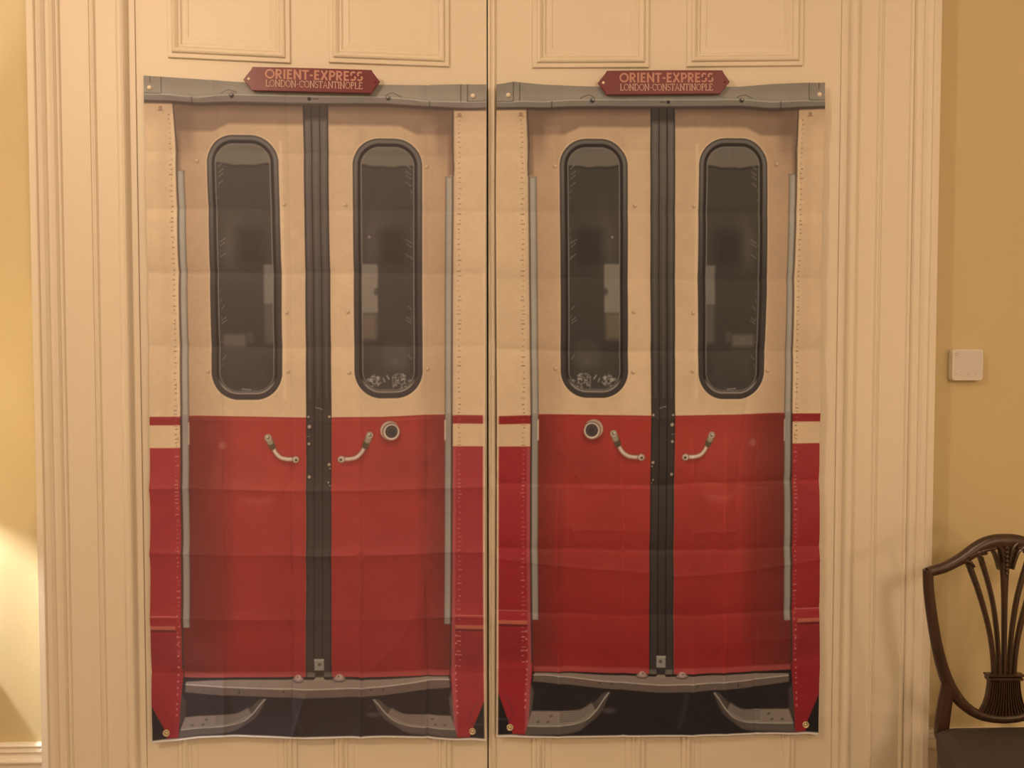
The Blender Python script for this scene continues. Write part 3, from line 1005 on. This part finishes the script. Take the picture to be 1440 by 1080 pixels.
# letters as pen strokes on a unit height: (advance width, strokes)
BOLD = {
    'O': (0.92, [arc(0.46, 0.5, 0.36, 0.40, 0, 360, 28)]),
    'R': (0.68, [[(0.14, 0), (0.14, 1)], [(0.14, 0.90)] + arc(0.33, 0.69, 0.20, 0.21, 90, -90) + [(0.14, 0.48)], [(0.30, 0.46), (0.55, 0.02)]]),
    'I': (0.34, [[(0.17, 0), (0.17, 1)]]),
    'E': (0.60, [[(0.14, 0), (0.14, 1)], [(0.05, 0.90), (0.52, 0.90)], [(0.14, 0.52), (0.47, 0.52)], [(0.05, 0.10), (0.53, 0.10)]]),
    'N': (0.80, [[(0.14, 0), (0.14, 1)], [(0.14, 0.90), (0.64, 0.10)], [(0.64, 0), (0.64, 1)]]),
    'T': (0.64, [[(0.0, 0.90), (0.62, 0.90)], [(0.31, 0.9), (0.31, 0)]]),
    '-': (0.40, [[(0.06, 0.45), (0.34, 0.45)]]),
    'X': (0.74, [[(0.10, 0.02), (0.62, 0.98)], [(0.10, 0.98), (0.62, 0.02)]]),
    'P': (0.64, [[(0.14, 0), (0.14, 1)], [(0.14, 0.90)] + arc(0.32, 0.67, 0.22, 0.23, 90, -90) + [(0.14, 0.44)]]),
    'S': (0.60, [arc(0.31, 0.70, 0.20, 0.20, 35, 270, 12) + arc(0.29, 0.30, 0.22, 0.20, 90, -145, 12)]),
}
def serif(x, y, w=0.11):
    return [(x - w, y), (x + w, y)]
ROM = {
    'L': (0.66, [[(0.16, 0), (0.16, 1)], serif(0.16, 0.98), [(0.05, 0.02), (0.58, 0.02), (0.62, 0.22)]]),
    'O': (0.88, [arc(0.44, 0.5, 0.37, 0.47, 0, 360, 28)]),
    'N': (0.88, [[(0.16, 0), (0.16, 1)], [(0.16, 0.98), (0.72, 0.02)], [(0.72, 0), (0.72, 1)], serif(0.16, 0.02), serif(0.13, 0.98, 0.08), serif(0.72, 0.98)]),
    'D': (0.86, [[(0.16, 0), (0.16, 1)], [(0.05, 0.98), (0.38, 0.98)] + arc(0.38, 0.5, 0.40, 0.48, 90, -90, 16) + [(0.05, 0.02)]]),
    '-': (0.46, [[(0.10, 0.42), (0.36, 0.42)]]),
    'C': (0.82, [arc(0.46, 0.5, 0.38, 0.47, 45, 315, 22), [(0.74, 0.74), (0.74, 0.96)]]),
    'S': (0.58, [arc(0.29, 0.74, 0.19, 0.23, 40, 270, 12) + arc(0.29, 0.26, 0.21, 0.24, 90, -150, 12)]),
    'T': (0.72, [[(0.02, 0.80), (0.04, 0.98), (0.66, 0.98), (0.68, 0.80)], [(0.35, 0.98), (0.35, 0)], serif(0.35, 0.02)]),
    'A': (0.82, [[(0.10, 0.02), (0.40, 1.0), (0.70, 0.02)], [(0.20, 0.34), (0.60, 0.34)], serif(0.10, 0.02), serif(0.70, 0.02)]),
    'I': (0.34, [[(0.17, 0), (0.17, 1)], serif(0.17, 0.02), serif(0.17, 0.98)]),
    'P': (0.66, [[(0.16, 0), (0.16, 1)], [(0.05, 0.98), (0.34, 0.98)] + arc(0.34, 0.74, 0.24, 0.24, 90, -90) + [(0.16, 0.5)], serif(0.16, 0.02)]),
    'E': (0.68, [[(0.16, 0), (0.16, 1)], [(0.05, 0.98), (0.56, 0.98), (0.58, 0.82)], [(0.16, 0.52), (0.46, 0.52)], [(0.05, 0.02), (0.60, 0.02), (0.63, 0.20)]]),
}


def ribbon(mb, pts, w, y, closed=False, th=0.0007):
    pts = [Vector((p[0], p[1])) for p in pts]
    n = len(pts)
    left, right = [], []
    for i in range(n):
        if closed:
            a, b = pts[(i - 1) % (n - 1)], pts[(i + 1) % (n - 1)]
            t_ = (b - a).normalized(); k = 1.0
        else:
            d0 = (pts[i] - pts[i - 1]).normalized() if i > 0 else (pts[1] - pts[0]).normalized()
            d1 = (pts[i + 1] - pts[i]).normalized() if i < n - 1 else d0
            t_ = (d0 + d1)
            t_ = t_.normalized() if t_.length > 1e-6 else d1
            k = min(1.8, 1 / max(0.3, t_.dot(d1)))
        nn = Vector((-t_.y, t_.x)) * (w / 2 * k)
        left.append(pts[i] + nn); right.append(pts[i] - nn)
    vs = []
    for i in range(n):
        l, r = left[i], right[i]
        vs += [(l.x, y, l.y), (r.x, y, r.y), (r.x, y + th, r.y), (l.x, y + th, l.y)]
    fs = []
    for i in range(n - 1):
        a = 4 * i
        for k in range(4):
            fs.append((a + k, a + (k + 1) % 4, a + 4 + (k + 1) % 4, a + 4 + k))
    fs += [(0, 1, 2, 3), tuple(range(4 * n - 4, 4 * n))]
    mb.add(vs, fs)


def letter_mesh(text, font, a, b, hgt, w, wv, y):
    """text from point a to point b (x, z baseline ends)"""
    total = sum(font[c][0] for c in text)
    ax_ = (Vector(b) - Vector(a))
    length = ax_.length
    ux = ax_.normalized()
    uz = Vector((-ux.y, ux.x))
    sx = length / total
    mb = MB()
    x = 0.0
    for ci, c in enumerate(text):
        adv, strokes = font[c]
        for si, st in enumerate(strokes):
            pts = [Vector(a) + ux * ((x + p[0]) * sx) + uz * (p[1] * hgt) for p in st]
            closed = len(st) > 20 and abs(st[0][0] - st[-1][0]) < 1e-6 and abs(st[0][1] - st[-1][1]) < 1e-6
            vertical = len(st) == 2 and abs(st[0][0] - st[1][0]) < 0.01
            ribbon(mb, pts, wv if (vertical or c in 'XN' and len(st) == 2 and si != 1) else w, y - 0.00002 * si, closed)
        x += adv
    return mb


def name_board(tl, tr, tip_r, br, bl, tip_l, t0, t1, r0, r1, label):
    yf = -0.0405
    pts = [W(*p, yf) for p in (tl, tr, tip_r, br, bl, tip_l)]
    cen = sum(pts, Vector()) / 6
    root = empty('destination_board', (cen.x, -0.036, cen.z), label, 'sign', 'destination boards')
    P2 = [(p.x, p.z) for p in pts]
    mb = MB()
    # gently bowed, cut with concave shoulders like the real enamel plate
    TL, TR, TPR, BR, BL, TPL = [Vector(p) for p in P2]
    out = []
    for i in range(13):
        out.append(TL.lerp(TR, i / 12) + Vector((0, 0.0007 * math.sin(math.pi * i / 12))))
    out.append(TR.lerp(TPR, 0.22) + Vector((-0.0012, 0)))
    out.append(TPR)
    out.append(BR.lerp(TPR, 0.22) + Vector((-0.0012, 0)))
    for i in range(13):
        out.append(BR.lerp(BL, i / 12))
    out.append(BL.lerp(TPL, 0.22) + Vector((0.0012, 0)))
    out.append(TPL)
    out.append(TL.lerp(TPL, 0.22) + Vector((0.0012, 0)))
    mb.prism_y([(p.x, p.y) for p in out], yf, yf + 0.0042, 0.0012)
    mb.build('plate', M['sign'], root)
    A, B = W(*t0, yf), W(*t1, yf)
    q = letter_mesh('ORIENT-EXPRESS', BOLD, (A.x, A.z), (B.x, B.z), 13.2 * PX, 0.0044, 0.0052, yf - 0.0007)
    e = q.build('lettering', M['gold'], root); e['label'] = 'bold ORIENT-EXPRESS lettering'
    A, B = W(*r0, yf), W(*r1, yf)
    q = letter_mesh('LONDON-CONSTANTINOPLE', ROM, (A.x, A.z), (B.x, B.z), 8.8 * PX, 0.00145, 0.0021, yf - 0.0007)
    e = q.build('lettering', M['gold2'], root); e['label'] = 'small serif LONDON-CONSTANTINOPLE lettering'
    for s_, tip, o_ in ((1, TPL, (TL + BL) / 2), (-1, TPR, (TR + BR) / 2)):
        p = tip.lerp(o_, 0.62)
        h = MB()
        h.lathe((p.x, yf, p.y), [(0.0034, 0.0004), (0.0034, -0.0008), (0.0022, -0.0018), (0.0007, -0.0021)], 'y', 16)
        h.build('screw', M['pin'] if s_ == 1 else M['sign'], root, True)
    return root


name_board((355, 93.8), (522.5, 98.2), (534, 114.5), (523, 131.2), (354, 127.2), (342, 111.5), (372.3, 110.6), (510.5, 114.6), (373.2, 121.4), (510, 125.4),
           'left maroon ORIENT-EXPRESS board with pointed ends, tilted slightly down to the right')
name_board((853.5, 99.2), (1016, 98.6), (1026.5, 115), (1013.5, 131.8), (852.5, 133.2), (841, 116.5), (870.8, 116.2), (1003.5, 116.0), (871.8, 127.3), (1002.5, 127.2),
           'right maroon ORIENT-EXPRESS board with pointed ends, hung level')

# ---------------------------------------------------------------- thermostat on the right wall
def rrect(cx, cz, w, h, r, n=7):
    pts = []
    for sx, sz, a0 in ((1, 1, 0), (-1, 1, 90), (-1, -1, 180), (1, -1, 270)):
        for i in range(n + 1):
            a = math.radians(a0 + 90 * i / n)
            pts.append((cx + sx * (w / 2 - r) + r * math.cos(a), cz + sz * (h / 2 - r) + r * math.sin(a)))
    return pts

yt = -0.024
c = W(1361.2, 513.2, yt)
root = empty('thermostat', (c.x, 0, c.z), 'small white square thermostat with rounded corners on the yellow wall above the chair', 'thermostat')
s = 0.0437 * 1.93
MB().prism_y(rrect(c.x, c.z, s, s, 0.0085), yt, -0.0005, 0.0014).build('housing', M['plastic'], root)
MB().prism_y(rrect(c.x + 0.0002, c.z, s - 0.0085, s - 0.0085, 0.006), yt - 0.0004, yt + 0.001).build('front_panel', M['plastic_face'], root)
mb = MB()
ip = W(1345.3, 498.2, yt)
ribbon(mb, [(ip.x + 0.0040 * math.cos(a), ip.z + 0.0040 * math.sin(a)) for a in [2 * math.pi * i / 24 for i in range(25)]], 0.0011, yt - 0.0009, True, 0.0005)
mb.build('ring_symbol', M['mark'], root)
for px_, py_, r_ in ((1344, 525.8, 0.0016), (1350, 527.4, 0.0011), (1361, 526.8, 0.0014), (1371.5, 526.5, 0.0014)):
    ip = W(px_, py_, yt)
    MB().lathe((ip.x, yt - 0.0003, ip.z), [(r_, 0.0), (r_, -0.0004), (r_ * 0.5, -0.0005)], 'y', 12).build('button_mark', M['mark'], root)

# ---------------------------------------------------------------- shield-back chair
def yc(py):      # rake of the back
    return -0.225 + 0.012 * (1040 - py) / 290.0

CX = 1411.0
c0 = W(CX, 1035, yc(1035))
chair = empty('dining_chair', (c0.x, -0.45, 0), 'dark mahogany shield-back dining chair with wheat-ear splats and brown upholstered seat', 'chair')

def CP(px, py, dy=0.0, side=1):
    p = W(px, py, yc(py))
    p.x = c0.x + side * (p.x - W(CX, py, yc(py)).x)
    p.y += dy
    return p

# shield frame: crest, stiles and bottom bow in one closed loop
half = [(1411, 761.0, 10.5, 12), (1398, 761.5, 10.3, 12), (1384, 765, 10.0, 12), (1370, 772.5, 9.8, 12), (1356, 782, 8.8, 12), (1342, 790, 7.6, 12), (1326, 798, 7.4, 12), (1312, 802, 7.4, 12), (1303, 805, 6.8, 12)]
stile = [(1303, 801, 6.5, 12), (1304.5, 830, 7.0, 12), (1309, 865, 7.2, 12), (1315, 900, 7.5, 12), (1322, 930, 8.2, 12), (1331, 957, 9.0, 12), (1343, 978, 8.6, 12), (1358, 994, 7.4, 12), (1374, 1004, 6.8, 12), (1392, 1009, 6.6, 12), (1411, 1010.5, 6.6, 12)]
for nm, src in (('crest_rail', half), ('shield_frame', stile)):
    mb = MB()
    for sd in (1, -1):
        path = [CP(a, b, 0, sd) for a, b, w_, d_ in src]
        ws = [w_ * PX * 0.915 for a, b, w_, d_ in src]
        cp = catmull(path, 5)
        wi = list(np.interp(np.linspace(0, len(src) - 1, len(cp)), range(len(src)), ws))
        mb.sweep(cp, wi, 0.0115, n=14, power=0.8)
    mb.build(nm, M['mahogany'], chair, True)
# carved spandrels under the crest
mb = MB()
for sd in (1, -1):
    for pts, w_ in (([(1352, 787), (1360, 790), (1366, 796)], 4.5), ([(1368, 776), (1374, 781), (1379, 790)], 4.5), ([(1358, 782), (1372, 776), (1384, 772), (1396, 770)], 5.5),
                    ([(1386, 768), (1394, 775), (1399, 788), (1402, 800)], 3.6), ([(1396, 762), (1403, 772), (1407, 790)], 4.0), ([(1372, 771), (1378, 778), (1384, 777)], 3.0)):
        cp = catmull([CP(a, b, -0.003, sd) for a, b in pts], 5)
        mb.sweep(cp, [w_ * PX * 0.9 * (1 - 0.5 * i / len(cp)) for i in range(len(cp))], 0.009, n=10, power=0.9)
for k in range(7):
    b = 770 + k * 6
    p = CP(1411, b, -0.009)
    mb.sweep([p + Vector((0, 0, 0.006)), p, p - Vector((0, 0, 0.006))], [0.002, 0.0075 - 0.0006 * k, 0.0015], [0.002, 0.006, 0.0015], n=10, power=1)
e = mb.build('carving', M['mahogany'], chair, True)
# splats
splats = [([(1397, 950), (1395.5, 925), (1391.5, 895), (1384.5, 865), (1375, 833), (1366, 808), (1360, 792)], [2.9, 2.9, 3.1, 3.4, 3.8, 4.2, 4.6]),
          ([(1403.8, 950), (1403, 920), (1400, 885), (1395, 850), (1388, 820), (1381, 797), (1377, 784)], [2.5, 2.5, 2.7, 2.9, 3.1, 3.6, 4.0])]
for pts, ws in splats:
    for sd in (1, -1):
        cp = catmull([CP(a, b, 0, sd) for a, b in pts], 5)
        wi = [v * PX * 0.915 for v in np.interp(np.linspace(0, len(ws) - 1, len(cp)), range(len(ws)), ws)]
        MB().sweep(cp, wi, 0.008, n=12, power=0.9).build('splat', M['mahogany'], chair, True)
cp = catmull([CP(1411, b) for b in (950, 915, 880, 850, 825, 805, 785, 768)], 5)
ws = [2.7, 2.8, 3.2, 3.6, 4.6, 6.0, 8.5, 12.0]
MB().sweep(cp, [v * PX * 0.915 for v in np.interp(np.linspace(0, 7, len(cp)), range(8), ws)], 0.008, n=12, power=0.9).build('splat', M['mahogany'], chair, True)
# collar and fluted base of the splats
mb = MB()
for b, w_, h_ in ((948.5, 25, 2.0), (953.5, 23.5, 2.6)):
    a1, a2 = CP(CX - w_, b), CP(CX + w_, b)
    mb.sweep([a1, a1.lerp(a2, .5), a2], h_ * PX, 0.012, n=12, power=0.8)
mb.build('collar', M['mahogany'], chair, True)
mb = MB()
N = 15
for k in range(N):
    f = -1 + 2 * k / (N - 1)
    pts = [CP(CX + f * w_, b, -0.002 + 0.003 * f * f) for b, w_ in ((955, 20), (968, 21), (980, 23), (990, 26), (998, 30), (1004, 33.5))]
    cp = catmull(pts, 3)
    rw = [v * PX * 0.915 / N * 1.05 for v in np.interp(np.linspace(0, 5, len(cp)), range(6), (20, 21, 23, 26, 30, 33.5))]
    mb.sweep(cp, rw, 0.0095, n=8, power=1)
mb.build('splat_base', M['mahogany'], chair, True)

# seat, rails, legs
zs = W(1411, 1031, -0.28).z
def seat_loop(z, grow=0.0):
    yb_, yf_ = -0.238, -0.67
    wb, wf = 0.186 + grow, 0.268 + grow
    pts = []
    r = 0.05
    cs = [(c0.x - wb, yb_ + grow, 0), (c0.x + wb, yb_ + grow, 1), (c0.x + wf, yf_ - grow, 2), (c0.x - wf, yf_ - grow, 3)]
    for k in range(4):
        p = Vector(cs[k][:2]); a = Vector(cs[k - 1][:2]); b = Vector(cs[(k + 1) % 4][:2])
        d0 = (a - p).normalized() * r; d1 = (b - p).normalized() * r
        for i in range(7):
            t_ = i / 6
            q = (p + d0) * (1 - t_) ** 2 + p * 2 * t_ * (1 - t_) + (p + d1) * t_ ** 2
            pts.append((q.x, q.y, z))
    # serpentine front
    return [(x_, y_ - (0.025 * math.cos((x_ - c0.x) / wf * math.pi / 2) if y_ < yf_ + 0.06 else 0), z_) for x_, y_, z_ in pts]
loops = [seat_loop(zs - 0.075), seat_loop(zs - 0.03, 0.004), seat_loop(zs - 0.012, 0.003), seat_loop(zs - 0.003, -0.006), seat_loop(zs + 0.004, -0.03), seat_loop(zs + 0.012, -0.09), seat_loop(zs + 0.016, -0.16)]
m = len(loops[0])
vs = [v for l in loops for v in l]
fs = [(k * m + i, k * m + (i + 1) % m, (k + 1) * m + (i + 1) % m, (k + 1) * m + i) for k in range(len(loops) - 1) for i in range(m)]
fs += [tuple(range(m))[::-1], tuple(range((len(loops) - 1) * m, len(loops) * m))]
obj('seat', vs, fs, M['seat'], chair, True)
mb = MB()
mb.box((c0.x - 0.165, -0.265, zs - 0.12), (c0.x + 0.165, -0.245, zs - 0.07))
mb.box((c0.x - 0.24, -0.665, zs - 0.12), (c0.x + 0.235, -0.645, zs - 0.07))
for sd in (1, -1):
    a = Vector((c0.x + sd * 0.168, -0.25, zs - 0.095)); b = Vector((c0.x + sd * 0.235, -0.66, zs - 0.095))
    mb.sweep([a, b], 0.012, 0.026, up=(0, 0, 1), n=8, power=0.4)
mb.build('seat_rail', M['mahogany'], chair)
for sd in (1, -1):
    # rear leg runs up into the shield
    cp = catmull([CP(1330, 948, 0.001, sd), CP(1331, 966, 0, sd), CP(1329, 985, 0, sd), CP(1326, 1005, 0, sd), CP(1324, 1030, 0, sd)] +
                 [Vector((c0.x - sd * 0.148, -0.226, zs - 0.06)), Vector((c0.x - sd * 0.150, -0.215, 0.25)), Vector((c0.x - sd * 0.155, -0.16, 0.0))], 5)
    ws = [0.006, 0.0135, 0.0165, 0.0175, 0.0175, 0.018, 0.016, 0.0135]
    MB().sweep(cp, list(np.interp(np.linspace(0, 7, len(cp)), range(8), ws)), 0.0112, n=12, power=0.6).build('leg', M['mahogany'], chair, True)
    x_ = c0.x + sd * 0.222
    MB().sweep([Vector((x_, -0.645, zs - 0.075)), Vector((x_, -0.647, 0.25)), Vector((x_, -0.65, 0.06)), Vector((x_, -0.65, 0.055)), Vector((x_, -0.65, 0.0))],
               [0.019, 0.015, 0.012, 0.017, 0.013], [0.019, 0.015, 0.012, 0.017, 0.013], n=12, power=0.5).build('leg', M['mahogany'], chair, True)

# ---------------------------------------------------------------- lamp on its narrow table, left of the doors
LX, LY = W(0, 850).x - 0.45, -0.125
TZ, ZBULB = 0.76, 1.19
table = empty('side_table', (LX, LY, 0), 'narrow dark wood side table under the lamp, left of the doors', 'table')
MB().box((LX - 0.272, -0.33, TZ - 0.022), (LX + 0.272, -0.022, TZ)).build('table_top', M['mahogany'], table)
MB().box((LX - 0.245, -0.31, TZ - 0.10), (LX + 0.245, -0.045, TZ - 0.022)).build('apron', M['mahogany'], table)
for ax_, ay_ in ((-1, -0.295), (1, -0.295), (-1, -0.06), (1, -0.06)):
    x_ = LX + ax_ * 0.23
    MB().sweep([Vector((x_, ay_, TZ - 0.10)), Vector((x_, ay_, 0.3)), Vector((x_, ay_, 0))], [0.016, 0.013, 0.009], [0.016, 0.013, 0.009], n=12, power=0.5).build('leg', M['mahogany'], table, True)
lamp = empty('table_lamp', (LX, LY, TZ), 'brass table lamp with cream shade lighting the wall left of the doors', 'lamp')
MB().lathe((LX, LY, TZ), [(0.06, 0), (0.062, 0.012), (0.03, 0.03), (0.018, 0.06), (0.038, 0.12), (0.042, 0.17), (0.018, 0.24), (0.010, 0.28), (0.010, 0.38)], 'z', 28).build('base', M['brass'], lamp, True)
nn = 40
vs, fs = [], []
for r_, z_ in ((0.104, ZBULB - 0.066), (0.082, ZBULB + 0.148), (0.0805, ZBULB + 0.148), (0.1025, ZBULB - 0.066)):
    for k in range(nn):
        a = 2 * math.pi * k / nn
        vs.append((LX + r_ * math.cos(a), LY + r_ * math.sin(a), z_))
for i in range(4):
    for k in range(nn):
        l = (k + 1) % nn
        j = (i + 1) % 4
        fs.append((i * nn + k, i * nn + l, j * nn + l, j * nn + k))
obj('lamp_shade', vs, fs, M['shade'], lamp, True)
nt = M['shade'].node_tree
pb = nt.nodes['Principled BSDF']
tr = nt.nodes.new('ShaderNodeBsdfTranslucent')
tr.inputs['Color'].default_value = (0.95, 0.88, 0.72, 1)
ms = nt.nodes.new('ShaderNodeMixShader')
ms.inputs[0].default_value = 0.8
nt.links.new(pb.outputs[0], ms.inputs[1])
nt.links.new(tr.outputs[0], ms.inputs[2])
nt.links.new(ms.outputs[0], nt.nodes['Material Output'].inputs['Surface'])
point_light('lamp_bulb', (LX, LY, ZBULB), 76, 0.010, (1.0, 0.98, 0.92))
